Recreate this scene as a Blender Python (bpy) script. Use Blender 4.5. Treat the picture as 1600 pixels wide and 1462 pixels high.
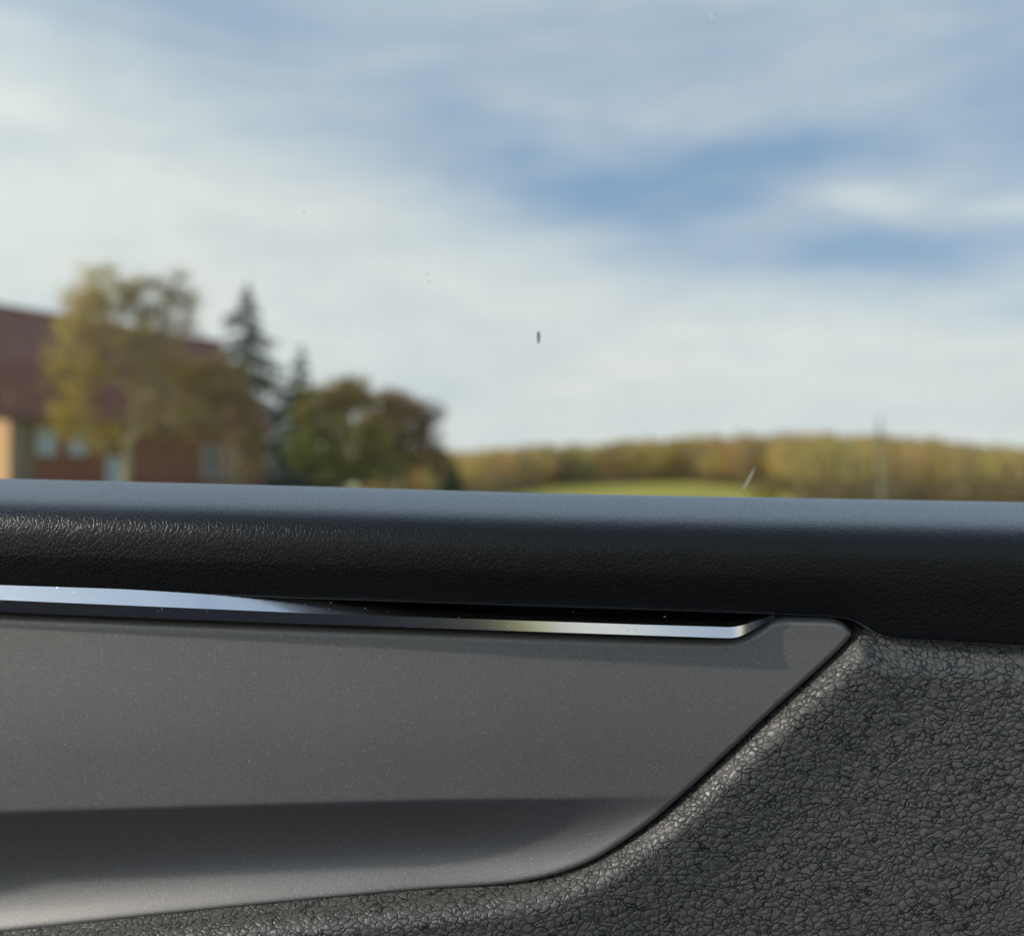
import bpy, math, random
import numpy as np
from mathutils import Vector, Matrix

for o in list(bpy.data.objects):
    bpy.data.objects.remove(o)
scene = bpy.context.scene
COL = scene.collection
R = math.radians
rng = np.random.default_rng(7)
random.seed(7)

# ------------------------------------------------------------------ camera
LENS = 34.0
F = LENS / 36.0 * 1600.0            # focal length in photo pixels
CAMZ = 1.2
PITCH = math.atan(29 / F)
cam_d = bpy.data.cameras.new('camera')
cam = bpy.data.objects.new('camera', cam_d)
COL.objects.link(cam)
cam.location = (0, 0, CAMZ)
cam.rotation_euler = (math.pi / 2 + PITCH, 0, 0)
cam_d.lens = LENS
cam_d.sensor_width = 36
cam_d.sensor_fit = 'HORIZONTAL'
cam_d.clip_start = 0.01
cam_d.clip_end = 8000
cam_d.dof.use_dof = True
cam_d.dof.focus_distance = 0.458
cam_d.dof.aperture_fstop = 4.3
scene.camera = cam

# ------------------------------------------------------------------ sky and sun
SUN_AZ = R(-103)      # from +Y, clockwise positive (towards +X): sun to the left, raking along the door
SUN_EL = R(30)
world = bpy.data.worlds.new('World')
scene.world = world
world.use_nodes = True


class NT:
    """small node-graph helper"""
    def __init__(self, tree):
        self.t = tree
        self.n = tree.nodes
        self.l = tree.links

    def new(self, typ, **kw):
        nd = self.n.new(typ)
        for k, v in kw.items():
            setattr(nd, k, v)
        return nd

    def put(self, sock, v):
        if v is None:
            return
        if hasattr(v, 'is_output'):
            self.l.new(v, sock)
        else:
            sock.default_value = v

    def m(self, op, a, b=None, c=None, clamp=False):
        nd = self.new('ShaderNodeMath', operation=op, use_clamp=clamp)
        self.put(nd.inputs[0], a)
        self.put(nd.inputs[1], b)
        self.put(nd.inputs[2], c)
        return nd.outputs[0]

    def vm(self, op, a, b=None):
        nd = self.new('ShaderNodeVectorMath', operation=op)
        self.put(nd.inputs[0], a)
        self.put(nd.inputs[1], b)
        return nd.outputs['Value'] if op in ('LENGTH', 'DOT_PRODUCT', 'DISTANCE') else nd.outputs[0]

    def smooth(self, x, a, b, lo=0.0, hi=1.0):
        nd = self.new('ShaderNodeMapRange', interpolation_type='SMOOTHSTEP')
        self.put(nd.inputs[0], x)
        for i, v in zip((1, 2, 3, 4), (a, b, lo, hi)):
            self.put(nd.inputs[i], v)
        return nd.outputs[0]

    def noise(self, vec, scale, detail=4, rough=0.5, dist=0.0, color=False):
        nd = self.new('ShaderNodeTexNoise')
        self.put(nd.inputs['Vector'], vec)
        nd.inputs['Scale'].default_value = scale
        nd.inputs['Detail'].default_value = detail
        nd.inputs['Roughness'].default_value = rough
        nd.inputs['Distortion'].default_value = dist
        return nd.outputs['Color' if color else 'Fac']

    def mapping(self, vec, loc=(0, 0, 0), rot=(0, 0, 0), scale=(1, 1, 1)):
        nd = self.new('ShaderNodeMapping')
        self.put(nd.inputs[0], vec)
        nd.inputs[1].default_value = loc
        nd.inputs[2].default_value = rot
        nd.inputs[3].default_value = scale
        return nd.outputs[0]

    def mixc(self, f, a, b, blend='MIX'):
        nd = self.new('ShaderNodeMix', data_type='RGBA', blend_type=blend)
        self.put(nd.inputs[0], f)
        self.put(nd.inputs[6], a)
        self.put(nd.inputs[7], b)
        return nd.outputs[2]

    def ramp(self, f, stops):
        nd = self.new('ShaderNodeValToRGB')
        self.put(nd.inputs[0], f)
        e = nd.color_ramp.elements
        while len(e) < len(stops):
            e.new(0.5)
        for el, (p, c) in zip(e, stops):
            el.position = p
            el.color = c if len(c) == 4 else (*c, 1)
        return nd.outputs[0]


def build_world():
    g = NT(world.node_tree)
    g.n.clear()
    out = g.new('ShaderNodeOutputWorld')
    bg = g.new('ShaderNodeBackground')
    bg.inputs[1].default_value = 0.12
    g.l.new(bg.outputs[0], out.inputs[0])
    sky = g.new('ShaderNodeTexSky', sky_type='NISHITA')
    sky.sun_disc = False
    sky.sun_elevation = SUN_EL
    sky.sun_rotation = SUN_AZ
    sky.altitude = 300
    sky.air_density = 1.0
    sky.dust_density = 0.4
    sky.ozone_density = 2.2
    d = g.new('ShaderNodeTexCoord').outputs['Generated']
    # wispy displacement of the direction
    nz = g.noise(g.mapping(d, rot=(0.25, 0.35, 0.2), scale=(1.6, 2.0, 4.5)), 2.2, 5, 0.55, 0.6, color=True)
    off = g.vm('MULTIPLY', g.vm('SUBTRACT', nz, (0.5, 0.5, 0.5)), (0.13, 0.0, 0.075))
    dd = g.vm('ADD', d, off)
    sep = g.new('ShaderNodeSeparateXYZ')
    g.l.new(dd, sep.inputs[0])
    ay = g.m('ADD', g.m('ABSOLUTE', sep.outputs[1]), 0.02)
    u = g.m('DIVIDE', sep.outputs[0], ay)
    v = g.m('DIVIDE', sep.outputs[2], ay)
    # cloud bank rising to the left, thin veil above
    X0 = -800 / F

    def q(px, py):
        return ((px - 800) / F, (760 - py) / F)
    # bank edge: py = 60 + .37 px  ->  v below line
    line = g.m('SUBTRACT', (760 - 60 - 0.37 * 800) / F, g.m('MULTIPLY', u, 0.37))
    below = g.m('SUBTRACT', line, v)
    w1 = g.smooth(below, -90 / F, 150 / F)
    w2 = g.smooth(v, (760 - 360) / F, (760 - 560) / F)
    w = g.m('MAXIMUM', w1, w2)
    c = g.m('ADD', g.m('MULTIPLY', w, 0.46), g.smooth(v, 0.50, 0.95, 0.42, 0.12))  # veil thinned overhead, out of view, so the pad top reflects bluer sky

    def blob(px, py, sx, sy, ang, wt, c):
        cu, cv = q(px, py)
        cmb = g.new('ShaderNodeCombineXYZ')
        g.l.new(u, cmb.inputs[0])
        g.l.new(v, cmb.inputs[1])
        p = g.vm('SUBTRACT', cmb.outputs[0], (cu, cv, 0))
        mp = g.new('ShaderNodeVectorRotate', rotation_type='Z_AXIS')
        g.l.new(p, mp.inputs[0])
        mp.inputs['Angle'].default_value = R(-ang)
        p = g.vm('MULTIPLY', mp.outputs[0], (F / sx, F / sy, 0))
        r2 = g.vm('DOT_PRODUCT', p, p)
        e = g.m('EXPONENT', g.m('MULTIPLY', r2, -1.0))
        return g.m('MULTIPLY_ADD', e, wt, c)
    for b in [(1130, 275, 270, 48, 8, -0.42), (1370, 400, 260, 46, 4, -0.32), (980, 345, 220, 60, -12, -0.2),
              (790, 225, 130, 75, -8, -0.22), (320, 30, 170, 60, -18, -0.16), (1330, 332, 110, 26, -8, 0.40),
              (1540, 350, 130, 30, 10, 0.36), (1600, 490, 160, 22, 5, -0.22), (1590, 140, 130, 150, 0, -0.18),
              (120, 190, 260, 80, -12, 0.05), (60, 300, 330, 45, -9, 0.14), (150, 430, 300, 60, -12, 0.12),
              (400, 40, 200, 30, -10, -0.1), (1560, 640, 170, 30, 0, -0.14), (800, 160, 60, 35, 20, 0.12),
              (560, 440, 230, 24, -20, -0.07), (480, 120, 90, 120, -30, 0.02)]:
        c = blob(*b, c)
    n1 = g.noise(g.mapping(d, rot=(0.3, 0.5, -0.2), scale=(1.3, 2.5, 5.5)), 2.6, 6, 0.6, 0.8)
    n2 = g.noise(g.mapping(d, rot=(0.2, 0.35, 0.3), scale=(3, 5, 13)), 3.0, 4, 0.5, 0.4)
    c = g.m('MULTIPLY_ADD', g.m('SUBTRACT', n1, 0.48), 0.5, c)
    c = g.m('MULTIPLY_ADD', g.m('SUBTRACT', n2, 0.5), 0.38, c)
    c = g.m('MINIMUM', g.m('MAXIMUM', c, 0.05), 1.0)
    tint = g.noise(d, 5, 2, 0.5)
    cloud = g.mixc(tint, (6.2, 6.6, 6.5, 1), (6.85, 6.85, 6.75, 1))
    # cloud brightened towards the off-frame sun, added to light the door's left side
    sd_ = (math.sin(SUN_AZ) * math.cos(SUN_EL), math.cos(SUN_AZ) * math.cos(SUN_EL), math.sin(SUN_EL))
    ph = g.m('POWER', g.m('MAXIMUM', g.vm('DOT_PRODUCT', d, sd_), 0.0), 4.0)
    glow = g.m('MULTIPLY_ADD', ph, 2.4, 1.0)
    gc = g.new('ShaderNodeCombineXYZ')
    for i in range(3):
        g.l.new(glow, gc.inputs[i])
    cloud = g.vm('MULTIPLY', cloud, gc.outputs[0])
    blue = g.mixc(0.75, sky.outputs[0], (2.0, 3.25, 5.1, 1))
    g.l.new(g.mixc(c, blue, cloud), bg.inputs[0])


build_world()

sun_d = bpy.data.lights.new('sun', 'SUN')
sun_d.energy = 3.0
sun_d.angle = R(2.0)
sun_d.color = (1.0, 0.93, 0.82)
sun = bpy.data.objects.new('sun', sun_d)
COL.objects.link(sun)
sdir = Vector((math.sin(SUN_AZ) * math.cos(SUN_EL), math.cos(SUN_AZ) * math.cos(SUN_EL), math.sin(SUN_EL)))
sun.rotation_euler = sdir.to_track_quat('Z', 'Y').to_euler()
sun.location = sdir * 50

vs = scene.view_settings
vs.view_transform = 'Standard'
vs.look = 'None'
vs.exposure = 0.0
vs.gamma = 1.0
vs.use_curve_mapping = False
scene.cycles.use_denoising = True
scene.cycles.max_bounces = 8
scene.cycles.transparent_max_bounces = 16
scene.cycles.caustics_reflective = False
scene.cycles.caustics_refractive = False


# ------------------------------------------------------------------ helpers
def P(px, py, Y):
    """world point at depth Y that the photo shows at pixel (px, py); px, py may be arrays"""
    dx = (np.asarray(px, float) - 800) / F
    dz = -(np.asarray(py, float) - 731) / F
    y = math.cos(PITCH) - math.sin(PITCH) * dz
    z = math.sin(PITCH) + math.cos(PITCH) * dz
    return np.stack(np.broadcast_arrays(dx / y * Y, Y + 0 * dx, CAMZ + z / y * Y), -1)


def mesh_obj(name, verts, faces, mat, parent=None, smooth=True, props=None):
    me = bpy.data.meshes.new(name)
    verts = np.asarray(verts, float).reshape(-1, 3)
    if isinstance(faces, np.ndarray):
        k = faces.shape[1]
        n = len(faces)
        me.vertices.add(len(verts))
        me.vertices.foreach_set('co', verts.ravel())
        me.loops.add(n * k)
        me.loops.foreach_set('vertex_index', faces.ravel().astype(np.int32))
        me.polygons.add(n)
        me.polygons.foreach_set('loop_start', np.arange(0, n * k, k, dtype=np.int32))
        me.update(calc_edges=True)
        me.validate()
    else:
        me.from_pydata([tuple(v) for v in verts], [], [tuple(f) for f in faces])
        me.validate()
    if smooth:
        me.polygons.foreach_set('use_smooth', [True] * len(me.polygons))
    me.materials.append(mat)
    o = bpy.data.objects.new(name, me)
    COL.objects.link(o)
    if parent is not None:
        o.parent = parent
        o.matrix_parent_inverse = Matrix.Translation(-parent.location)
    for k, v in (props or {}).items():
        o[k] = v
    return o


def empty(name, loc, label, cat, group=None):
    o = bpy.data.objects.new(name, None)
    COL.objects.link(o)
    o.location = loc
    o.empty_display_size = 0.1
    o['label'] = label
    o['category'] = cat
    if group:
        o['group'] = group
    return o


def tag(o, label, cat, group=None):
    o['label'] = label
    o['category'] = cat
    if group:
        o['group'] = group
    return o


def grid_faces(nr, nc, flip=False):
    i = np.arange(nr - 1)[:, None] * nc + np.arange(nc - 1)[None, :]
    f = np.stack([i, i + 1, i + nc + 1, i + nc], -1).reshape(-1, 4)
    return f[:, ::-1].copy() if flip else f


def box(a, b):
    (x0, y0, z0), (x1, y1, z1) = a, b
    v = [(x0, y0, z0), (x1, y0, z0), (x1, y1, z0), (x0, y1, z0), (x0, y0, z1), (x1, y0, z1), (x1, y1, z1), (x0, y1, z1)]
    f = [(0, 3, 2, 1), (4, 5, 6, 7), (0, 1, 5, 4), (1, 2, 6, 5), (2, 3, 7, 6), (3, 0, 4, 7)]
    return v, f


def obox(o, ax, ay, az, a, b):
    """box in a local frame"""
    v, f = box(a, b)
    o, ax, ay, az = map(np.asarray, (o, ax, ay, az))
    return [o + p[0] * ax + p[1] * ay + p[2] * az for p in v], f


def material(name):
    m = bpy.data.materials.new(name)
    m.use_nodes = True
    g = NT(m.node_tree)
    b = g.n['Principled BSDF']
    return m, g, b


def simple(name, col, rough=0.7, var=0.15, scale=3.0, spec=0.3, metallic=0.0, bump=0.0):
    m, g, b = material(name)
    co = g.new('ShaderNodeTexCoord').outputs['Object']
    n = g.noise(co, scale, 5, 0.6)
    f = g.m('MULTIPLY_ADD', g.m('SUBTRACT', n, 0.5), 2 * var, 1.0)
    cm = g.new('ShaderNodeCombineColor')
    for i in range(3):
        g.put(cm.inputs[i], g.m('MULTIPLY', f, col[i]))
    g.l.new(cm.outputs[0], b.inputs['Base Color'])
    b.inputs['Roughness'].default_value = rough
    b.inputs['Specular IOR Level'].default_value = spec
    b.inputs['Metallic'].default_value = metallic
    if bump:
        bp = g.new('ShaderNodeBump')
        bp.inputs['Distance'].default_value = bump
        g.l.new(n, bp.inputs['Height'])
        g.l.new(bp.outputs[0], b.inputs['Normal'])
    return m


# ------------------------------------------------------------------ materials: car
def mat_soft_pad():
    m, g, b = material('soft_touch_black')
    co = g.new('ShaderNodeTexCoord').outputs['Object']
    w = g.vm('ADD', co, g.vm('MULTIPLY', g.vm('SUBTRACT', g.noise(co, 260, 3, color=True), (.5, .5, .5)), (.003, .003, .003)))
    vo = g.new('ShaderNodeTexVoronoi', feature='DISTANCE_TO_EDGE')
    g.l.new(g.mapping(w, scale=(1.0, 1.0, 0.7)), vo.inputs['Vector'])
    vo.inputs['Scale'].default_value = 520
    edge = g.smooth(vo.outputs['Distance'], 0.0, 0.16)
    n1 = g.noise(g.mapping(w, scale=(1, 0.6, 0.6)), 700, 4, 0.6)
    n2 = g.noise(co, 60, 3)
    h = g.m('ADD', g.m('MULTIPLY', edge, 0.5), g.m('ADD', g.m('MULTIPLY', n1, 0.7), g.m('MULTIPLY', n2, 0.4)))
    bp = g.new('ShaderNodeBump')
    bp.inputs['Strength'].default_value = 0.36
    bp.inputs['Distance'].default_value = 0.0006
    g.l.new(h, bp.inputs['Height'])
    g.l.new(bp.outputs[0], b.inputs['Normal'])
    b.inputs['Base Color'].default_value = (0.006, 0.0062, 0.006, 1)
    g.l.new(g.m('MULTIPLY_ADD', n1, 0.12, 0.30), b.inputs['Roughness'])
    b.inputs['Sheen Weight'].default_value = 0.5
    b.inputs['Sheen Tint'].default_value = (0.60, 0.77, 1.0, 1)  # blue of the reflected sky put into the sheen colour
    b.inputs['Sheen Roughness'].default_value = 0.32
    b.inputs['Specular IOR Level'].default_value = 0.31
    return m


def mat_leather():
    m, g, b = material('pebbled_leather')
    co = g.new('ShaderNodeTexCoord').outputs['Object']
    w = g.vm('ADD', co, g.vm('MULTIPLY', g.vm('SUBTRACT', g.noise(co, 210, 2, 0.5, color=True), (.5, .5, .5)), (.0042, .0042, .0042)))
    w = g.vm('ADD', w, g.vm('MULTIPLY', g.vm('SUBTRACT', g.noise(co, 45, 2, color=True), (.5, .5, .5)), (.008, .008, .008)))
    v1 = g.new('ShaderNodeTexVoronoi', feature='DISTANCE_TO_EDGE')
    w = g.mapping(w, rot=(0, R(24), 0), scale=(0.82, 1.0, 1.12))
    g.l.new(w, v1.inputs['Vector'])
    v1.inputs['Scale'].default_value = 300
    v2 = g.new('ShaderNodeTexVoronoi', feature='SMOOTH_F1')
    g.l.new(w, v2.inputs['Vector'])
    v2.inputs['Scale'].default_value = 300
    v2.inputs['Smoothness'].default_value = 0.55
    v3 = g.new('ShaderNodeTexVoronoi', feature='SMOOTH_F1')
    g.l.new(g.vm('ADD', w, (0.3, 0.1, 0.2)), v3.inputs['Vector'])
    v3.inputs['Scale'].default_value = 620
    v3.inputs['Smoothness'].default_value = 0.4
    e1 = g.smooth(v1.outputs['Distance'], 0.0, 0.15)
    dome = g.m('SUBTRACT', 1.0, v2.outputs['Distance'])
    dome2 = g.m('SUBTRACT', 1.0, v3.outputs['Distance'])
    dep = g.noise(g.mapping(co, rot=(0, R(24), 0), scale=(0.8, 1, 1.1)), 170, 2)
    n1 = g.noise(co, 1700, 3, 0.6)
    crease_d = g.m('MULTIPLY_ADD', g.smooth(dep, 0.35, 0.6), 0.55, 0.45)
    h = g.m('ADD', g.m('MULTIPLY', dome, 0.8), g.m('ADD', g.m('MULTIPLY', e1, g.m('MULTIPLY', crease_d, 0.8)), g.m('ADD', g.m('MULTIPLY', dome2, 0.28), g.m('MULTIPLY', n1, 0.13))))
    bp = g.new('ShaderNodeBump')
    bp.inputs['Strength'].default_value = 0.5
    bp.inputs['Distance'].default_value = 0.0011
    g.l.new(h, bp.inputs['Height'])
    g.l.new(bp.outputs[0], b.inputs['Normal'])
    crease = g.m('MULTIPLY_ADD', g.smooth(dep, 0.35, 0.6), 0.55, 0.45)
    col = g.mixc(g.m('SUBTRACT', 1.0, g.m('MULTIPLY', g.m('SUBTRACT', 1.0, e1), crease)), (0.004, 0.004, 0.0038, 1), (0.098, 0.095, 0.082, 1))  # dark crease colour stands in for shade between the pebbles
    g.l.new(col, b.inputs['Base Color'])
    g.l.new(g.m('MULTIPLY_ADD', e1, -0.12, 0.52), b.inputs['Roughness'])
    b.inputs['Specular IOR Level'].default_value = 0.65
    return m


def mat_decor():
    m, g, b = material('anthracite_metallic_trim')
    co = g.new('ShaderNodeTexCoord').outputs['Object']
    fl = g.new('ShaderNodeTexVoronoi', feature='F1')
    g.l.new(co, fl.inputs['Vector'])
    fl.inputs['Scale'].default_value = 2300
    sep = g.new('ShaderNodeSeparateColor')
    g.l.new(fl.outputs['Color'], sep.inputs[0])
    flake = g.m('MULTIPLY', g.smooth(sep.outputs[0], 0.955, 1.0), g.smooth(fl.outputs['Distance'], 0.55, 0.2))
    n1 = g.noise(co, 1100, 3, 0.6)
    n2 = g.noise(co, 14, 4, 0.55)
    base = g.m('MULTIPLY_ADD', n1, 0.16, g.m('MULTIPLY_ADD', n2, 0.03, 0.112))
    base = g.m('MULTIPLY_ADD', flake, 0.40, base)
    cm = g.new('ShaderNodeCombineColor')
    g.put(cm.inputs[0], base)
    g.put(cm.inputs[1], g.m('MULTIPLY', base, 0.965))
    g.put(cm.inputs[2], g.m('MULTIPLY', base, 0.92))
    g.l.new(cm.outputs[0], b.inputs['Base Color'])
    b.inputs['Metallic'].default_value = 0.55
    b.inputs['Specular IOR Level'].default_value = 0.4
    g.l.new(g.m('MULTIPLY_ADD', n1, 0.12, 0.48), b.inputs['Roughness'])
    bp = g.new('ShaderNodeBump')
    bp.inputs['Strength'].default_value = 0.25
    bp.inputs['Distance'].default_value = 0.00025
    g.l.new(g.m('ADD', n1, g.m('MULTIPLY', flake, 0.6)), bp.inputs['Height'])
    g.l.new(bp.outputs[0], b.inputs['Normal'])
    return m


def mat_chrome():
    m, g, b = material('satin_chrome')
    co = g.new('ShaderNodeTexCoord').outputs['Object']
    n = g.noise(g.mapping(co, scale=(0.25, 1, 1)), 900, 3)
    dust = g.smooth(g.noise(co, 420, 2), 0.70, 0.78)
    b.inputs['Base Color'].default_value = (0.84, 0.83, 0.80, 1)
    b.inputs['Metallic'].default_value = 1.0
    g.l.new(g.m('ADD', g.m('MULTIPLY_ADD', n, 0.05, 0.16), g.m('MULTIPLY', dust, 0.25)), b.inputs['Roughness'])
    return m


def mat_glass():
    m, g, b = material('side_window_glass')
    g.n.remove(b)
    out = g.n['Material Output']
    tr = g.new('ShaderNodeBsdfTransparent')
    tr.inputs[0].default_value = (0.965, 0.985, 0.975, 1)
    gl = g.new('ShaderNodeBsdfGlossy')
    gl.inputs['Roughness'].default_value = 0.0
    fr = g.new('ShaderNodeFresnel')
    fr.inputs[0].default_value = 1.45
    mx = g.new('ShaderNodeMixShader')
    g.l.new(g.m('MULTIPLY', fr.outputs[0], 0.35), mx.inputs[0])
    g.l.new(tr.outputs[0], mx.inputs[1])
    g.l.new(gl.outputs[0], mx.inputs[2])
    dust = g.new('ShaderNodeBsdfTranslucent')
    dust.inputs[0].default_value = (0.85, 0.85, 0.82, 1)
    co = g.new('ShaderNodeTexCoord').outputs['Object']
    n = g.noise(g.mapping(co, scale=(1, 1, .35)), 26, 5, 0.6)
    fine = g.smooth(g.noise(co, 900, 2), 0.66, 0.8)
    k = g.m('ADD', g.smooth(n, 0.3, 0.75, 0.008, 0.035), g.m('MULTIPLY', fine, 0.03))
    mx2 = g.new('ShaderNodeMixShader')
    g.l.new(k, mx2.inputs[0])
    g.l.new(mx.outputs[0], mx2.inputs[1])
    g.l.new(dust.outputs[0], mx2.inputs[2])
    g.l.new(mx2.outputs[0], out.inputs[0])
    return m


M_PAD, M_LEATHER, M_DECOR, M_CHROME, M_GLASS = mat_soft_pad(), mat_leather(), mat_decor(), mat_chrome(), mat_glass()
M_BLACK = simple('black_plastic', (0.006, 0.006, 0.006), 0.6)
M_RUBBER = simple('black_rubber', (0.01, 0.01, 0.01), 0.8)
M_PAINT = simple('dark_car_paint', (0.02, 0.022, 0.03), 0.3, spec=0.5)
M_CABIN = simple('unseen_cabin_dark', (0.026, 0.034, 0.07), 0.85, scale=20)
M_DIRT = simple('dried_dirt', (0.10, 0.105, 0.10), 0.9)
M_DUST = simple('pale_dust', (0.55, 0.55, 0.52), 0.9)


def thin_film(m, keep):
    g = NT(m.node_tree)
    b = g.n['Principled BSDF']
    tr = g.new('ShaderNodeBsdfTransparent')
    mx = g.new('ShaderNodeMixShader')
    mx.inputs[0].default_value = keep
    g.l.new(tr.outputs[0], mx.inputs[1])
    g.l.new(b.outputs[0], mx.inputs[2])
    g.l.new(mx.outputs[0], g.n['Material Output'].inputs[0])


M_FILM = simple('dried_water_mark', (0.8, 0.8, 0.76), 0.9)
thin_film(M_FILM, 0.24)
thin_film(M_DIRT, 0.65)


# ------------------------------------------------------------------ ground, hill, meadow
def hill_profile(px):
    return np.interp(px, [-2500, -800, 300, 560, 720, 850, 1000, 1200, 1400, 1600, 1900, 2600, 4000],
                     [742, 738, 722, 715, 708, 697, 688, 677, 683, 703, 712, 725, 742])


def ground_z(x, y):
    x, y = np.asarray(x, float), np.asarray(y, float)
    yy = np.maximum(y, 1.0)
    px = np.clip(800 + F * x / yy, -2500, 4000)
    A = (760 - hill_profile(px)) / F * 370 + 1.2 - 12.0
    s = np.clip((y - 110) / 260, 0, 1.25)
    front = np.clip((y - 60) / 60, 0, 1)
    z = A * s ** 3.2 * front
    z += 0.06 * np.sin(x * 0.21 + 1) * np.sin(y * 0.17) * np.clip((np.hypot(x, y) - 8) / 20, 0, 1)
    return z


def build_ground():
    a = np.concatenate([-np.geomspace(4000, 60, 40), np.linspace(-55, 55, 23), np.geomspace(60, 4000, 40)])
    ys = np.concatenate([-np.geomspace(4000, 40, 22), np.linspace(-35, 120, 40), np.linspace(124, 460, 80), np.geomspace(470, 4000, 20)])
    xx, yy = np.meshgrid(a, ys)
    # let columns fan out with distance so that the hill is finely cut
    zz = ground_z(xx, yy)
    m, g, b = material('meadow_grass')
    co = g.new('ShaderNodeTexCoord').outputs['Object']
    n = g.noise(co, 0.05, 6, 0.6)
    n2 = g.noise(co, 1.5, 5, 0.6)
    c = g.ramp(n, [(0.3, (0.30, 0.27, 0.05)), (0.55, (0.46, 0.40, 0.07)), (0.75, (0.48, 0.39, 0.10))])
    c = g.mixc(g.m('MULTIPLY', n2, 0.35), c, (0.14, 0.14, 0.03, 1))
    g.l.new(c, b.inputs['Base Color'])
    b.inputs['Roughness'].default_value = 0.9
    b.inputs['Specular IOR Level'].default_value = 0.1
    v = np.stack([xx, yy, zz], -1)
    mesh_obj('ground', v, grid_faces(len(ys), len(a)), m, props={'kind': 'structure'})


build_ground()


# ------------------------------------------------------------------ foliage tools
def mat_leaves(name, rough=0.75):
    m, g, b = material(name)
    at = g.new('ShaderNodeAttribute', attribute_name='leaf_colour')
    n = g.noise(g.new('ShaderNodeTexCoord').outputs['Object'], 2.5, 3)
    c = g.mixc(g.m('MULTIPLY', n, 0.2), at.outputs['Color'], (0.05, 0.04, 0.02, 1))
    g.l.new(c, b.inputs['Base Color'])
    b.inputs['Roughness'].default_value = rough
    b.inputs['Specular IOR Level'].default_value = 0.2
    out = g.n['Material Output']
    tl = g.new('ShaderNodeBsdfTranslucent')
    g.l.new(c, tl.inputs[0])
    mx = g.new('ShaderNodeMixShader')
    mx.inputs[0].default_value = 0.45
    g.l.new(b.outputs[0], mx.inputs[1])
    g.l.new(tl.outputs[0], mx.inputs[2])
    g.l.new(mx.outputs[0], out.inputs[0])
    return m


M_LEAF = mat_leaves('autumn_leaves')
M_BARK = simple('grey_brown_bark', (0.16, 0.13, 0.095), 0.9, 0.35, 8, 0.2, bump=0.02)
M_BARKP = simple('pale_bark', (0.36, 0.30, 0.20), 0.9, 0.3, 8, 0.2, bump=0.02)
M_BARKD = simple('dark_bark', (0.06, 0.045, 0.035), 0.9, 0.3, 8, 0.2, bump=0.02)


def leaf_quads(cen, size, cols, name, parent, flat=0.0, mat=None, props=None):
    """many small leaf blades: cen (n,3), size (n,), cols (n,3)"""
    n = len(cen)
    a = rng.normal(size=(n, 3))
    a[:, 2] *= (1 - flat)
    a /= np.linalg.norm(a, axis=1)[:, None]
    b = np.cross(a, rng.normal(size=(n, 3)))
    b /= np.linalg.norm(b, axis=1)[:, None]
    size = np.asarray(size)[:, None]
    v = np.stack([cen - a * size * .5, cen + b * size * .32, cen + a * size * .5, cen - b * size * .32], 1)
    f = np.arange(4 * n).reshape(n, 4)
    o = mesh_obj(name, v, f, mat or M_LEAF, parent, smooth=False, props=props)
    at = o.data.attributes.new('leaf_colour', 'FLOAT_COLOR', 'POINT')
    cc = np.concatenate([np.repeat(cols, 4, axis=0), np.ones((4 * n, 1))], 1)
    at.data.foreach_set('color', cc.ravel())
    return o


def tubes(segs, name, mat, parent, k=5):
    """segs: list of (p0, p1, r0, r1)"""
    s = np.array([np.concatenate([a, b, [r0, r1]]) for a, b, r0, r1 in segs])
    p0, p1, r0, r1 = s[:, :3], s[:, 3:6], s[:, 6], s[:, 7]
    d = p1 - p0
    d /= np.maximum(np.linalg.norm(d, axis=1), 1e-6)[:, None]
    ref = np.where(np.abs(d[:, 2:3]) > 0.9, [[1.0, 0, 0]], [[0, 0, 1.0]])
    x = np.cross(d, ref)
    x /= np.linalg.norm(x, axis=1)[:, None]
    y = np.cross(d, x)
    an = np.arange(k) * 2 * math.pi / k
    ring = x[:, None] * np.cos(an)[None, :, None] + y[:, None] * np.sin(an)[None, :, None]
    v = np.concatenate([p0[:, None] + ring * r0[:, None, None], p1[:, None] + ring * r1[:, None, None]], 1)
    n = len(s)
    i = np.arange(k)
    j = (i + 1) % k
    f = np.stack([i, j, j + k, i + k], -1)[None] + (np.arange(n) * 2 * k)[:, None, None]
    return mesh_obj(name, v, f.reshape(-1, 4), mat, parent)


def grow(base, trunk, targets, r_tip=0.012, jit=0.12):
    """branch skeleton joining every target to the nearest part of the tree; returns segments and tips"""
    nodes = [np.array(p, float) for p in trunk]
    par = [-1] + list(range(len(trunk) - 1))
    order = np.argsort(np.linalg.norm(targets - nodes[-1], axis=1))
    tips = []
    for t in targets[order]:
        A = np.array(nodes)
        dv = t - A
        cost = np.linalg.norm(dv, axis=1) + 0.9 * np.maximum(A[:, 2] - t[2], 0) + 0.0
        cost[0] += 100
        i = int(np.argmin(cost))
        L = np.linalg.norm(t - nodes[i])
        k = max(1, int(L / 0.5))
        prev = i
        for s in range(1, k + 1):
            p = nodes[i] + (t - nodes[i]) * s / k
            if s < k:
                p = p + rng.normal(size=3) * jit * L / k
            nodes.append(p)
            par.append(prev)
            prev = len(nodes) - 1
        tips.append(prev)
    w = np.zeros(len(nodes))
    for t in tips:
        w[t] += 1
    for i in range(len(nodes) - 1, 0, -1):
        w[par[i]] += w[i]
    r = r_tip * np.power(np.maximum(w, 1), 0.47)
    segs = [(nodes[par[i]], nodes[i], max(r[par[i]] if par[i] < len(trunk) and i < len(trunk) else min(r[par[i]], r[i] * 1.3), r[i]), r[i]) for i in range(1, len(nodes))]
    return segs, np.array([nodes[t] for t in tips])


def pick(cols, n):
    cols = np.array(cols, float)
    c = cols[rng.integers(0, len(cols), n)]
    return c * rng.uniform(0.7, 1.3, (n, 1)) * rng.uniform(0.93, 1.07, (n, 3))


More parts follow.
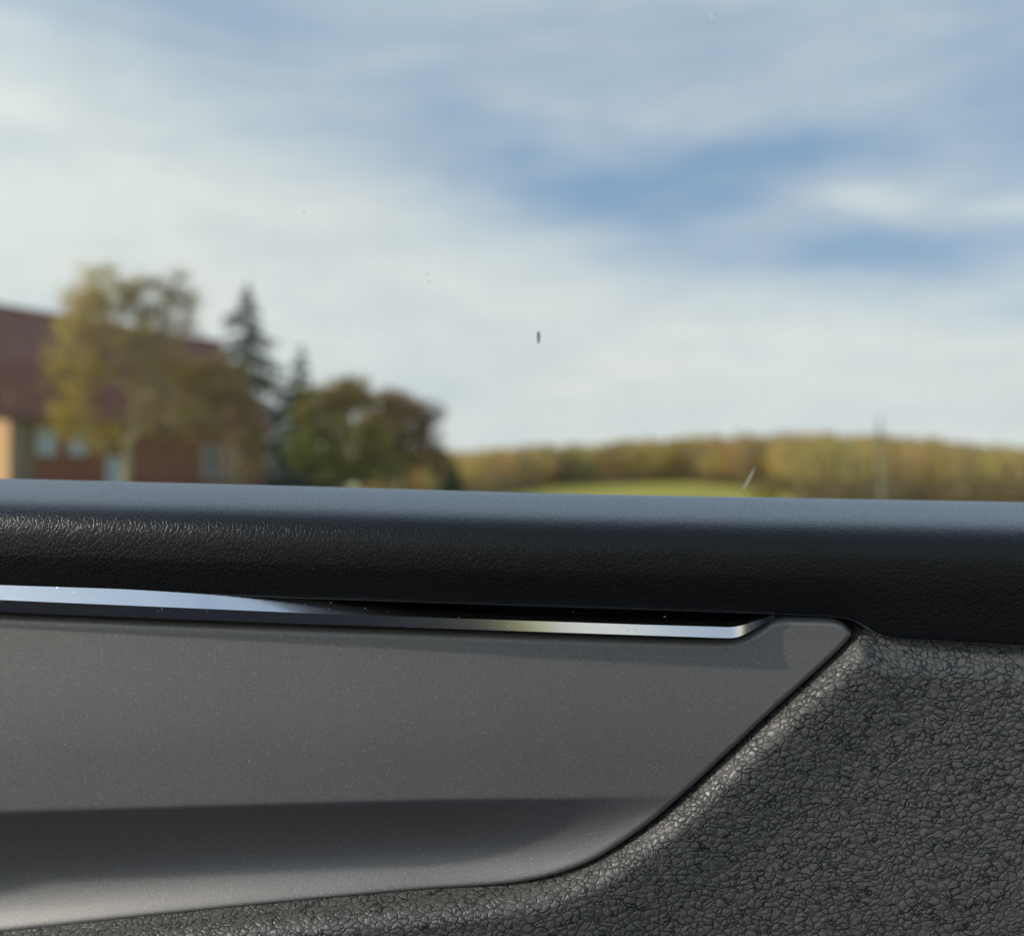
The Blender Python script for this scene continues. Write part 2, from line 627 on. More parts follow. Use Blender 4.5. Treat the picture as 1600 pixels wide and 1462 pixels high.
def lobes_points(lobes, n):
    """points spread through ellipsoid lobes given as (centre, radii, weight)"""
    w = np.array([l[2] for l in lobes], float)
    idx = rng.choice(len(lobes), n, p=w / w.sum())
    d = rng.normal(size=(n, 3))
    d /= np.linalg.norm(d, axis=1)[:, None]
    r = rng.uniform(0.25, 1, n) ** 0.6
    c = np.array([l[0] for l in lobes])[idx]
    q = np.array([l[1] for l in lobes])[idx]
    return c + d * r[:, None] * q, idx


def deciduous(name, label, base_px, Y, lobes_px, n_t, palettes, leaves_per, leaf, bark, trunk_top_py, r_tip=0.013, twigs=5, twl=0.5, depth=1.0, group=None):
    """lobes_px: (px, py, rx, ry, weight) in photo pixels at distance Y; palettes one per lobe (None = bare twigs)"""
    s = Y / F
    b = P(base_px, 760, Y)
    b[2] = float(ground_z(b[0], b[1]))
    t = empty(name, tuple(b), label, 'tree', group)
    lobes = []
    for (px, py, rx, ry, w) in lobes_px:
        c = P(px, py, Y)
        c[1] += rng.uniform(-.3, .3) * depth * rx * s
        lobes.append((c, np.array([rx * s, max(rx, ry) * s * depth * .8, ry * s]), w))
    targets, idx = lobes_points(lobes, n_t)
    top = P(base_px + 8, trunk_top_py, Y)
    b0 = b - np.array([0, 0, .15])
    trunk = [b0 + (top - b0) * f + np.array([math.sin(f * 3.1) * .06, 0, 0]) for f in np.linspace(0, 1, 7)]
    order = np.argsort(np.linalg.norm(targets - trunk[-1], axis=1))
    segs, tips = grow(b0, trunk, targets, r_tip)
    idx = idx[order]
    # twigs
    tw, cen, cols, siz = [], [], [], []
    for p, k in zip(tips, idx):
        for _ in range(twigs if palettes[k] is not None else twigs * 4):
            d = rng.normal(size=3)
            d[2] = abs(d[2]) * .6 + .25
            d /= np.linalg.norm(d)
            q = p + d * twl * rng.uniform(.5, 1.2)
            tw.append((p, q, r_tip * .75, r_tip * .4))
            pal = palettes[k]
            if pal is None:
                continue
            m = rng.poisson(leaves_per)
            if m:
                f = rng.uniform(.2, 1.15, m)[:, None]
                cen.append(p + (q - p) * f + rng.normal(size=(m, 3)) * .16 * twl)
                cols.append(pick(pal, m))
                siz.append(rng.uniform(.6, 1.3, m) * leaf)
    tubes(segs, 'trunk', bark, t, 6)
    tubes(tw, 'twigs', bark, t, 3)['kind'] = 'stuff'
    if cen:
        leaf_quads(np.concatenate(cen), np.concatenate(siz), np.concatenate(cols), 'crown', t)
    return t


def conifer(name, label, px, Y, top_py, width_px, col, whorls=26, cat='tree', low_py=None, group=None):
    s = Y / F
    b = P(px, 760, Y)
    b[2] = float(ground_z(b[0], b[1]))
    top = P(px, top_py, Y)
    t = empty(name, tuple(b), label, cat, group)
    H = top[2] - b[2]
    tubes([(b - np.array([0, 0, .15]), np.array([b[0], b[1], b[2] + H * .5]), .02 * H, .011 * H), (np.array([b[0], b[1], b[2] + H * .5]), top, .011 * H, .012)], 'trunk', M_BARKD, t, 7)
    cen, siz, br = [], [], []
    for i in range(whorls):
        f = (i + .4) / whorls
        z = b[2] + H * (.07 + .92 * f)
        L = width_px * s * .5 * (1 - f) ** .85 * rng.uniform(.8, 1.2) + .08
        nb = int(6 + 5 * (1 - f))
        for a in rng.uniform(0, 2 * math.pi, nb):
            l = L * rng.uniform(.6, 1.15)
            tip = np.array([b[0] + math.cos(a) * l, b[1] + math.sin(a) * l, z - l * rng.uniform(.1, .45)])
            o = np.array([b[0], b[1], z])
            br.append((o, tip, .018, .006))
            m = int(14 + 100 * l / (width_px * s * .5))
            g = rng.uniform(.12, 1.02, m)[:, None]
            cen.append(o + (tip - o) * g + rng.normal(size=(m, 3)) * np.array([.13, .13, .10]) * (l * .35 + .25))
            siz.append(rng.uniform(.6, 1.3, m) * .27)
    tubes(br, 'branches', M_BARKD, t, 3)['kind'] = 'stuff'
    cen = np.concatenate(cen)
    leaf_quads(cen, np.concatenate(siz), pick(col, len(cen)), 'crown', t, flat=.4)
    return t


# ------------------------------------------------------------------ house
M_BRICK = None


def mat_brick():
    m, g, b = material('red_brick')
    co = g.new('ShaderNodeTexCoord').outputs['Generated']
    n = g.noise(g.new('ShaderNodeTexCoord').outputs['Object'], 3, 5)
    c = g.ramp(n, [(0.3, (0.23, 0.074, 0.052)), (0.7, (0.31, 0.105, 0.072))])
    g.l.new(c, b.inputs['Base Color'])
    b.inputs['Roughness'].default_value = 0.9
    return m


def mat_roof():
    m, g, b = material('brown_roof_tiles')
    co = g.new('ShaderNodeTexCoord').outputs['Object']
    n = g.noise(co, 1.2, 6, 0.65)
    wv = g.new('ShaderNodeTexWave', wave_type='BANDS', bands_direction='Z')
    g.l.new(co, wv.inputs[0])
    wv.inputs['Scale'].default_value = 3.2
    wv.inputs['Distortion'].default_value = 0.4
    c = g.ramp(n, [(0.25, (0.22, 0.066, 0.046)), (0.75, (0.29, 0.095, 0.066))])
    g.l.new(c, b.inputs['Base Color'])
    bp = g.new('ShaderNodeBump')
    bp.inputs['Distance'].default_value = 0.04
    g.l.new(wv.outputs[0], bp.inputs['Height'])
    g.l.new(bp.outputs[0], b.inputs['Normal'])
    b.inputs['Roughness'].default_value = 0.75
    return m


def build_house():
    brick, roofm = mat_brick(), mat_roof()
    peach = simple('peach_render', (0.66, 0.40, 0.22), 0.9, 0.06, 2)
    grey = simple('grey_render', (0.19, 0.165, 0.14), 0.9, 0.1, 2)
    whitef = simple('white_window_frame', (0.8, 0.8, 0.8), 0.5, 0.04)
    pale_pane = simple('pale_blue_pane', (0.40, 0.50, 0.62), 0.25, 0.1, 2, spec=0.6)  # pale blue colour of the window and skylight panes
    dark = simple('dark_timber', (0.05, 0.035, 0.025), 0.8)
    zR = 9.0
    Y0 = (zR - CAMZ) * F / 280
    Y1 = (zR - CAMZ) * F / 225
    r0 = np.array([(0 - 800) / F * Y0, Y0, 0])
    r1 = np.array([(340 - 800) / F * Y1, Y1, 0])
    L = np.linalg.norm(r1 - r0)
    u = (r1 - r0) / L
    n = np.array([u[1], -u[0], 0])
    zv = np.array([0, 0, 1.0])
    D = 3.6                       # half depth of the body
    fac0 = r0 + n * D

    def s_at(px, base):           # parameter along the facade for a photo column
        k = (px - 800) / F
        return (k * base[1] - base[0]) / (u[0] - k * u[1])
    sL = s_at(18, fac0)
    sR = L - 0.25
    zE = 4.65
    slope = (zR - zE) / D
    house = empty('brick_house', tuple(fac0 + u * sL), 'red brick house with steep brown tiled roof and sunlit peach gable end', 'house')
    W = lambda a, b, c: r0 + u * a + n * b + zv * c
    # body: facade + back + right gable in brick
    v = [W(sL + .02, D, -.3), W(sR, D, -.3), W(sR, -D, -.3), W(sL + .02, -D, -.3), W(sL + .02, D, zE), W(sR, D, zE), W(sR, -D, zE), W(sL + .02, -D, zE), W(sL + .02, 0, zR - .12), W(sR, 0, zR - .12)]
    f = [(0, 1, 5, 4), (1, 2, 6, 9, 5), (2, 3, 7, 6), (3, 0, 4, 8, 7), (4, 5, 9, 8), (6, 7, 8, 9), (0, 3, 2, 1)]
    mesh_obj('wall', v, f, brick, house, False)
    # sunlit gable, a rendered slab in front of the left end
    v = [W(s, d, z) for s in (sL - .12, sL) for d, z in ((D + .01, -.3), (-D - .01, -.3), (-D - .01, zE), (0, zR - .16), (D + .01, zE))]
    f = [(4, 3, 2, 1, 0), (5, 6, 7, 8, 9)] + [(i, (i + 1) % 5, 5 + (i + 1) % 5, 5 + i) for i in range(5)]
    mesh_obj('gable_wall', v, f, peach, house, False, {'label': 'sunlit peach rendered gable wall'})
    # grey corner strip with a flared bracket head under the eave
    prof = [(sL + .02, -.3), (sL + .80, -.3), (sL + .80, 3.2), (sL + 1.15, 4.4), (sL + .02, 4.4)]
    v = [W(a, D + dd, z) for dd in (0.01, 0.22) for a, z in prof]
    f = [(0, 1, 2, 3, 4)[::-1], (5, 6, 7, 8, 9)] + [(i, (i + 1) % 5, 5 + (i + 1) % 5, 5 + i) for i in range(5)]
    mesh_obj('corner_pier', v, f, grey, house, False)
    # roof: two thick slopes with overhang
    vo, eo, th = 1.6, 0.55, 0.18
    roof_v, roof_f = [], []
    for sg in (1, -1):
        b0 = len(roof_v)
        for tz in (0, -th):
            for a in (sL - vo, sR + .45):
                roof_v += [W(a, 0 if sg > 0 else -.002, zR + tz), W(a, sg * (D + eo), zE - slope * eo + tz)]
        roof_f += [tuple(b0 + i for i in q) for q in ((0, 1, 3, 2), (4, 6, 7, 5), (0, 4, 5, 1), (2, 3, 7, 6), (1, 5, 7, 3), (0, 2, 6, 4))]
    roof = mesh_obj('roof', roof_v, roof_f, roofm, house, False)
    # ridge cap and gutter
    tubes([(W(sL - vo, 0, zR + .02), W(sR + .45, 0, zR + .02), .14, .14)], 'ridge_cap', roofm, roof, 8)
    tubes([(W(sL - vo, D + eo + .07, zE - slope * eo - .12), W(sR + .45, D + eo + .07, zE - slope * eo - .12), .07, .07)], 'gutter', dark, roof, 8)
    # skylight on the front slope
    sd = np.array(n * math.cos(math.atan(slope)) - zv * math.sin(math.atan(slope)))
    sn = n * math.sin(math.atan(slope)) + zv * math.cos(math.atan(slope))

    def on_roof(px, py):
        # intersect the photo ray with the front slope
        d = P(px, py, 1.0) - np.array([0, 0, CAMZ])
        o = W(0, 0, zR)
        t = np.dot(o - np.array([0, 0, CAMZ]), sn) / np.dot(d, sn)
        return np.array([0, 0, CAMZ]) + d * t
    c = on_roof(250, 603)
    sk = mesh_obj('skylight', *obox(c, u, sd, sn, (-.42, -.55, 0), (.42, .55, .10)), dark, roof, False)
    mesh_obj('pane', *obox(c, u, sd, sn, (-.34, -.47, .10), (.34, .47, .112)), pale_pane, roof, False)

    def on_wall(px, py):
        k = s_at(px, fac0)
        p = fac0 + u * k
        z = CAMZ + (760 - py) / F * p[1]
        return k, z

    dull = simple('dull_grey_pane', (0.16, 0.16, 0.17), 0.3, 0.1, 2, spec=0.5)

    def window(px, py, w_px, h_px, split=1, glass=pale_pane):
        k0, _ = on_wall(px - w_px / 2, py)
        k1, z = on_wall(px + w_px / 2, py)
        h = h_px / F * (fac0 + u * (k0 + k1) / 2)[1]
        o = r0 + n * (D + .01) + u * (k0 + k1) / 2 + zv * z
        w = k1 - k0
        bar = .07
        vv, ff = [], []

        def add(a, b):
            x, y = obox(o, u, n, zv, a, b)
            ff.extend([tuple(i + len(vv) for i in q) for q in y])
            vv.extend(x)
        add((-w / 2, 0, -h / 2), (-w / 2 + bar, .07, h / 2))
        add((w / 2 - bar, 0, -h / 2), (w / 2, .07, h / 2))
        add((-w / 2 + bar, 0, -h / 2), (w / 2 - bar, .07, -h / 2 + bar))
        add((-w / 2 + bar, 0, h / 2 - bar), (w / 2 - bar, .07, h / 2))
        for i in range(1, split):
            x = -w / 2 + w * i / split
            add((x - .04, 0, -h / 2 + bar), (x + .04, .06, h / 2 - bar))
        fr = mesh_obj('window', vv, ff, whitef, house, False)
        mesh_obj('pane', *obox(o, u, n, zv, (-w / 2 + bar, .005, -h / 2 + bar), (w / 2 - bar, .03, h / 2 - bar)), glass, fr, False)
        mesh_obj('sill', *obox(o, u, n, zv, (-w / 2 - .06, 0, -h / 2 - .08), (w / 2 + .06, .14, -h / 2 - .005)), grey, fr, False)
    window(71, 690, 30, 42)
    window(120, 691, 29, 40)
    window(182, 742, 33, 54)
    window(328, 722, 24, 52, 1, dull)
    window(362, 724, 22, 52, 1, dull)
    return house


build_house()

# ------------------------------------------------------------------ trees round the house
YEL = [(0.66, 0.48, 0.06), (0.72, 0.54, 0.09), (0.58, 0.46, 0.08), (0.60, 0.40, 0.08)]
OLV = [(0.36, 0.27, 0.10), (0.40, 0.28, 0.11), (0.30, 0.26, 0.09), (0.44, 0.29, 0.09)]
BRN = [(0.40, 0.25, 0.13), (0.35, 0.23, 0.13), (0.45, 0.26, 0.11), (0.32, 0.24, 0.14)]
GRN = [(0.22, 0.26, 0.06), (0.27, 0.29, 0.07), (0.16, 0.21, 0.05), (0.33, 0.30, 0.08)]
DKG = [(0.045, 0.085, 0.065), (0.06, 0.10, 0.075), (0.04, 0.07, 0.055)]

deciduous('maple_tree', 'tall half bare tree with golden yellow leaves and pale trunk before the brick house', 190, 30,
          [(130, 500, 50, 55, 1.6), (170, 455, 55, 40, 1.0), (115, 575, 38, 60, 1.5), (115, 655, 28, 40, .9), (165, 690, 30, 22, .6),
           (235, 470, 65, 52, 1.7), (285, 500, 35, 48, .9), (210, 570, 70, 55, 1.5), (250, 640, 65, 50, 1.4), (195, 525, 60, 40, .9)],
          440, [YEL, YEL, YEL, YEL, YEL, None, None, OLV, OLV, YEL + OLV], 4.2, .11, M_BARKP, 690, .009, 6, .5, .9)
deciduous('brown_tree', 'brown leaved tree hiding the right end of the brick house', 372, 34,
          [(345, 600, 48, 45, 1.2), (370, 660, 40, 55, 1.4), (315, 655, 45, 45, 1.1), (385, 710, 25, 45, .9), (300, 590, 45, 40, .8)],
          170, [OLV + BRN, BRN, OLV, BRN, OLV], 8, .14, M_BARK, 690, .012, 6, .45, .9)
conifer('spruce_tree', 'tall dark spruce rising behind the roof of the brick house', 385, 62, 440, 290, DKG, 34)
conifer('slim_spruce', 'slim dark spruce beside the taller spruce', 470, 66, 535, 130, DKG, 22)
deciduous('green_tree', 'bushy green and olive tree right of the dark spruces', 530, 46,
          [(500, 650, 45, 45, 1.2), (545, 625, 40, 30, 1.0), (500, 710, 48, 40, 1.4), (560, 690, 60, 45, 1.6), (590, 735, 50, 25, .9), (535, 745, 55, 20, 1.0)],
          380, [GRN + OLV, OLV, GRN, GRN + OLV, GRN, GRN], 9, .18, M_BARK, 720, .012, 6, .5, 1.0)
deciduous('russet_tree', 'russet brown thinning tree with bare twigs beside the green tree', 625, 50,
          [(600, 640, 45, 32, 1.1), (630, 665, 55, 40, 1.5), (672, 665, 28, 45, .9), (650, 710, 35, 28, .6), (685, 730, 18, 26, .6), (610, 690, 45, 35, 1.0)],
          300, [BRN, BRN, None, BRN, BRN + OLV, BRN], 7, .17, M_BARK, 715, .012, 6, .5, 1.0)
conifer('green_conifer', 'small bright green conifer at the edge of the meadow', 706, 55, 715, 46,
        [(0.06, 0.12, 0.035), (0.08, 0.14, 0.04)], 14)
deciduous('yellow_bush', 'bright yellow bush standing alone on the meadow', 1190, 70,
          [(1190, 776, 20, 10, 1), (1200, 780, 22, 10, 1)], 26, [YEL + GRN] * 2, 8, .2, M_BARK, 782, .01, 4, .3, 1.0)
deciduous('golden_tree', 'single golden tree standing before the wood on the hill', 1470, 160,
          [(1468, 735, 26, 26, 1), (1485, 752, 26, 24, 1), (1450, 756, 22, 20, .8)], 90,
          [[(0.42, 0.27, 0.05), (0.36, 0.24, 0.05)]] * 3, 9, .5, M_BARK, 765, .03, 6, 1.3, 1.0)


# ------------------------------------------------------------------ wood on the hill
def build_wood():
    cen, siz, cols, tr = [], [], [], []
    pal = [(0.25, 0.165, 0.05), (0.24, 0.18, 0.06), (0.19, 0.165, 0.055), (0.24, 0.145, 0.06), (0.21, 0.15, 0.07), (0.27, 0.20, 0.06), (0.16, 0.15, 0.06), (0.20, 0.135, 0.065)]
    n = 0
    for _ in range(3200):
        px = rng.uniform(560, 2050)
        yf = np.interp(px, [560, 740, 800, 860, 1080, 1180, 1290, 2050], [80, 85, 180, 292, 296, 235, 66, 64])
        Y = rng.uniform(yf, 392)
        if n >= 1150:
            break
        x = (px - 800) / F * Y
        gz = float(ground_z(x, Y))
        top_lim = CAMZ + (760 - (hill_profile(px) - 2)) / F * Y
        H = min(rng.uniform(9, 15.5), max(top_lim - gz + rng.uniform(-2.2, 0.9) * min(1, Y / 250), 2.5))
        n += 1
        Wd = H * rng.uniform(.24, .36)
        m = int(95 + 9 * H)
        d = rng.normal(size=(m, 3))
        d /= np.linalg.norm(d, axis=1)[:, None]
        r = rng.uniform(.15, 1, m) ** .5
        c = np.array([x, Y, gz + H * .60]) + d * r[:, None] * np.array([Wd, Wd, H * .41]) + rng.normal(size=(m, 3)) * .35 * min(1, Y / 220)
        cen.append(c)
        siz.append(rng.uniform(.6, 1.5, m) * 1.15 * min(1, Y / 260))
        base = np.array(pal[rng.integers(len(pal))]) * rng.uniform(1.9, 2.8)
        cols.append(base * rng.uniform(.7, 1.3, (m, 1)))
        tr.append((np.array([x, Y, gz - .2]), np.array([x, Y, gz + H * .7]), .2, .08))
    # undergrowth along the wood's edge
    for _ in range(700):
        px = rng.uniform(700, 2000)
        yf = np.interp(px, [560, 740, 800, 860, 1080, 1180, 1290, 2050], [80, 85, 180, 292, 296, 235, 66, 64])
        Y = yf + rng.uniform(-6, 6)
        x = (px - 800) / F * Y
        gz = float(ground_z(x, Y))
        m = 50
        h = rng.uniform(1.2, 3.4) * min(1, Y / 180 + .1)
        c = np.array([x, Y, gz + h * .5]) + np.clip(rng.normal(size=(m, 3)), -1.8, 1.8) * np.array([1.0, 1.0, h * .3])
        cen.append(c)
        siz.append(rng.uniform(.5, 1.2, m) * min(1, Y / 200 + .15))
        cols.append(np.array([(0.24, 0.17, 0.08), (0.28, 0.2, 0.09), (0.2, 0.17, 0.07)])[rng.integers(3)] * rng.uniform(.7, 1.3, (m, 1)))
    o = leaf_quads(np.concatenate(cen), np.concatenate(siz), np.concatenate(cols), 'autumn_wood', None,
                   props={'kind': 'stuff', 'label': 'autumn wood in brown and gold covering the low hill', 'category': 'wood'})
    k = tubes(tr, 'trunks', M_BARKD, o, 4)
    k['kind'] = 'stuff'


build_wood()


# ------------------------------------------------------------------ mast by the road
def build_mast():
    Y = 48
    b = P(1378, 760, Y)
    b[2] = float(ground_z(b[0], b[1]))
    t = empty('utility_pole', tuple(b), 'pale grey pole standing before the wooded hill', 'pole')
    metal = simple('weathered_pole', (0.20, 0.205, 0.15), 0.7, 0.1, 3)
    top = P(1374, 655, Y)
    mid = b + (np.array([top[0], top[1], top[2]]) - b) * .12
    tubes([(b - np.array([0, 0, .1]), mid, .12, .11), (mid, top, .11, .06)], 'shaft', metal, t, 12)
    tubes([(top, top + np.array([0, 0, .10]), .11, .06)], 'cap', metal, t, 12)
    tubes([(b - np.array([0, 0, .05]), b + np.array([0, 0, .25]), .24, .22)], 'footing', metal, t, 12)


build_mast()

# ------------------------------------------------------------------ the car: unseen cabin tub round the camera, added dark to shape the door's light
def build_cabin():
    v, f = [], []

    def add(a, b):
        x, y = box(a, b)
        f.extend([tuple(i + len(v) for i in q) for q in y])
        v.extend(x)
    add((-1.6, -1.05, 0.0), (1.6, .62, .30))
    add((-1.6, -1.05, .302), (1.6, -.93, 1.03))
    add((-1.6, -.928, .302), (-1.45, .62, .98))
    add((1.45, -.928, .302), (1.6, .62, .98))
    mesh_obj('unseen_cabin_tub', v, f, M_CABIN, None, False, {'kind': 'structure'})


build_cabin()

# ------------------------------------------------------------------ the car door
door = empty('car_door', (0, .52, .302), 'inside of a car door with black belt pad, chrome strip, anthracite trim and pebbled leather', 'car door')

XS = np.concatenate([np.linspace(-900, 1180, 70), np.linspace(1190, 1420, 60), np.linspace(1430, 2500, 36)])


def y_top(x):
    return np.interp(x, [-900, 0, 200, 500, 700, 878, 1200, 1600, 2500], [728, 748.5, 753, 760, 765.5, 770, 775.5, 782, 796])


def smoothcurve(x, xs, ys):
    """smooth interpolation (averaged linear)"""
    x = np.asarray(x, float)
    k = 9
    return sum(np.interp(x + d, xs, ys) for d in np.linspace(-14, 14, k)) / k


def y_bot(x):
    return smoothcurve(x, [-900, 0, 500, 1000, 1200, 1288, 1318, 1340, 1375, 1600, 2500], [880, 914, 936, 953, 960, 964, 972, 990, 999, 1012, 1040])


def door_bow(px):
    # the door lining curves away towards the front of the car
    t = np.maximum(800 - np.asarray(px, float), 0) / 800
    return np.minimum(.0135 * t ** 2, .019)


def build_pad():
    # profile: depth Y and height below the crown (mm); lower face stretched to reach y_bot
    prof = [(.551, -30), (.546, -14), (.5425, -5), (.539, -1.2), (.534, 0), (.526, -.9), (.517, -2.3), (.508, -3.8), (.499, -5.4), (.490, -7.0), (.481, -8.7), (.473, -10.4),
            (.4660, -12.4), (.4605, -15.0), (.4567, -18.4), (.4546, -22.6), (.4539, -27.5), (.4541, -35.5)]
    rows = []
    bw = door_bow(XS)
    zt = P(XS, y_top(XS), .534 + bw)[:, 2]
    x = P(XS, y_top(XS), .48 + bw)[:, 0]
    zb = P(XS, y_bot(XS), .459 + bw)[:, 2]
    for Y, dz in prof:
        rows.append(np.stack([x, Y + bw, zt + dz / 1000], -1))
    z0 = zt - .0355
    low = [(.12, .4544), (.26, .4549), (.42, .4556), (.58, .4563), (.74, .4571), (.87, .4578), (.95, .4583), (.985, .4588), (1.0, .4600)]
    for f, Y in low:
        rows.append(np.stack([x, Y + bw, z0 + (zb - z0) * f], -1))
    for dy, dz in ((.463, .0), (.475, .001), (.50, .003)):
        rows.append(np.stack([x, dy + bw, zb + dz], -1))
    v = np.stack(rows, 0)
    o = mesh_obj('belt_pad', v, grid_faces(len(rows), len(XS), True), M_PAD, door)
    sub = o.modifiers.new('smooth', 'SUBSURF')
    sub.levels = sub.render_levels = 2
    return o


build_pad()

# --- decorative trim panel outline (photo pixels at the door plane)
def catmull(pts, n=16):
    p = np.array(pts, float)
    p = np.vstack([2 * p[0] - p[1], p, 2 * p[-1] - p[-2]])
    out = []
    for i in range(1, len(p) - 2):
        t = np.linspace(0, 1, n, endpoint=False)[:, None]
        a, b, c, d = p[i - 1], p[i], p[i + 1], p[i + 2]
        out.append(.5 * (2 * b + (c - a) * t + (2 * a - 5 * b + 4 * c - d) * t ** 2 + (3 * b - a - 3 * c + d) * t ** 3))
    out.append(p[-2][None])
    return np.vstack(out)


BOT = catmull([(1336, 998), (1318, 1018), (1270, 1062), (1200, 1124), (1140, 1180), (1080, 1236), (1030, 1280), (980, 1317), (930, 1349), (880, 1371), (830, 1386),
               (760, 1398), (600, 1413), (400, 1433), (200, 1455), (0, 1478), (-300, 1512), (-900, 1580)])
TIP = catmull([(1288, 965.5), (1306, 967), (1322, 973), (1333, 983), (1337.5, 991), (1336, 998)], 10)
TOP = np.array([(-900, 908), (-300, 945), (0, 961), (250, 971), (500, 980.5), (700, 987), (900, 994), (1040, 998.5), (1120, 1000.5), (1146, 1000), (1162, 996), (1178, 988), (1194, 978), (1207, 969.5), (1216, 966.5), (1230, 965), (1288, 965.5)], float)
XTIP = 1337.5
top_x = np.concatenate([TOP[:, 0], TIP[:TIP[:, 0].argmax() + 1, 0]])
top_y = np.concatenate([TOP[:, 1], TIP[:TIP[:, 0].argmax() + 1, 1]])
low = np.vstack([TIP[TIP[:, 0].argmax():], BOT])[::-1]
OUT = np.vstack([TOP, TIP, BOT])


def sd_outline(px, py):
    a = OUT[:-1]
    b = OUT[1:]
    p = np.stack([px, py], -1).reshape(-1, 2)
    best = np.full(len(p), 1e9)
    for i in range(len(a)):
        ab = b[i] - a[i]
        L2 = ab @ ab
        if L2 < 1e-9:
            continue
        t = np.clip(((p - a[i]) @ ab) / L2, 0, 1)
        best = np.minimum(best, np.hypot(*(p - a[i] - t[:, None] * ab).T))
    return best.reshape(np.shape(px))


def smoothstep(x, a, b):
    t = np.clip((np.asarray(x, float) - a) / (b - a), 0, 1)
    return t * t * (3 - 2 * t)


def crease_y(x):
    return np.interp(x, [-900, 0, 350, 700, 1000, 1400], [1290, 1265, 1255, 1246, 1243, 1243])


def panel_depth(px, py):
    Y = np.full(np.shape(px), .4578)
    # upper face leans very slightly back at the top
    Y = Y + .0022 * smoothstep(py, 1180, 960)
    # cove under the crease: turns in, then sweeps out towards the lower edge
    yc = crease_y(px)
    amp = 1 - smoothstep(px, 640, 1120)
    d = np.maximum(py - yc, 0)
    span = np.maximum(np.interp(px, low[:, 0], low[:, 1]) - yc, 40)
    t = np.clip(d / span, 0, 1.2)
    # facing angle (degrees, up positive) from the crease down; integrated to a depth
    tt = np.linspace(0, 1.2, 241)
    th = np.interp(tt, [0, .05, .30, .50, .70, .88, 1.0, 1.2], [0, -41, -36, -18, 7, 33, 46, 50])
    dep = np.concatenate([[0], np.cumsum(-np.tan(np.radians((th[1:] + th[:-1]) / 2)) * np.diff(tt))])
    Y = Y + amp * np.interp(t, tt, dep) * span * .4625 / F
    th2 = np.interp(tt, [0, .1, .4, .7, 1.2], [0, -6, -2, 10, 22])
    dep2 = np.concatenate([[0], np.cumsum(-np.tan(np.radians((th2[1:] + th2[:-1]) / 2)) * np.diff(tt))])
    Y = Y + (1 - amp) * np.interp(t, tt, dep2) * span * .4625 / F * smoothstep(px, 1200, 900)
    return Y


def build_decor():
    xs = np.concatenate([np.linspace(-900, -40, 40), np.linspace(-30, 1100, 190), np.linspace(1104, 1330, 110), XTIP - .02 - 7 * (1 - np.sin(np.linspace(.1, math.pi / 2, 18)))])
    tv = np.concatenate([np.array([0, .002, .005, .009, .014, .02, .028, .038]), np.linspace(.05, .95, 120), 1 - np.array([.038, .028, .02, .014, .009, .005, .002, 0])])
    ty = np.interp(xs, top_x, top_y)
    by = np.interp(xs, low[:, 0], low[:, 1])
    px = np.repeat(xs[None], len(tv), 0)
    py = ty + (by - ty) * tv[:, None]
    sd = sd_outline(px, py)
    Y = panel_depth(px, py)
    bow = door_bow(px)
    r = 13.0
    s = np.clip(sd / r, 0, 1)
    Y = Y + .0060 * (1 - np.sqrt(np.clip(1 - (1 - s) ** 2, 0, 1))) 
    scale = .4625 / Y
    v = P(800 + (px - 800), py, 1.0)
    cam0 = np.array([0, 0, CAMZ])
    # real plan shape: outline kept on one plane, relief along the door's normal
    v = cam0 + (v - cam0) * (.4578 + bow)[..., None]
    v[..., 1] = Y + bow
    # skirt going back into the door
    back_t = v[0].copy()
    back_t[:, 1] = .518
    back_b = v[-1].copy()
    back_b[:, 1] = .518
    v = np.concatenate([back_t[None], v, back_b[None]], 0)
    mesh_obj('decor_panel', v, grid_faces(len(tv) + 2, len(xs), True), M_DECOR, door, props={'label': 'anthracite metallic trim panel with a hollow along its lower edge'})


build_decor()


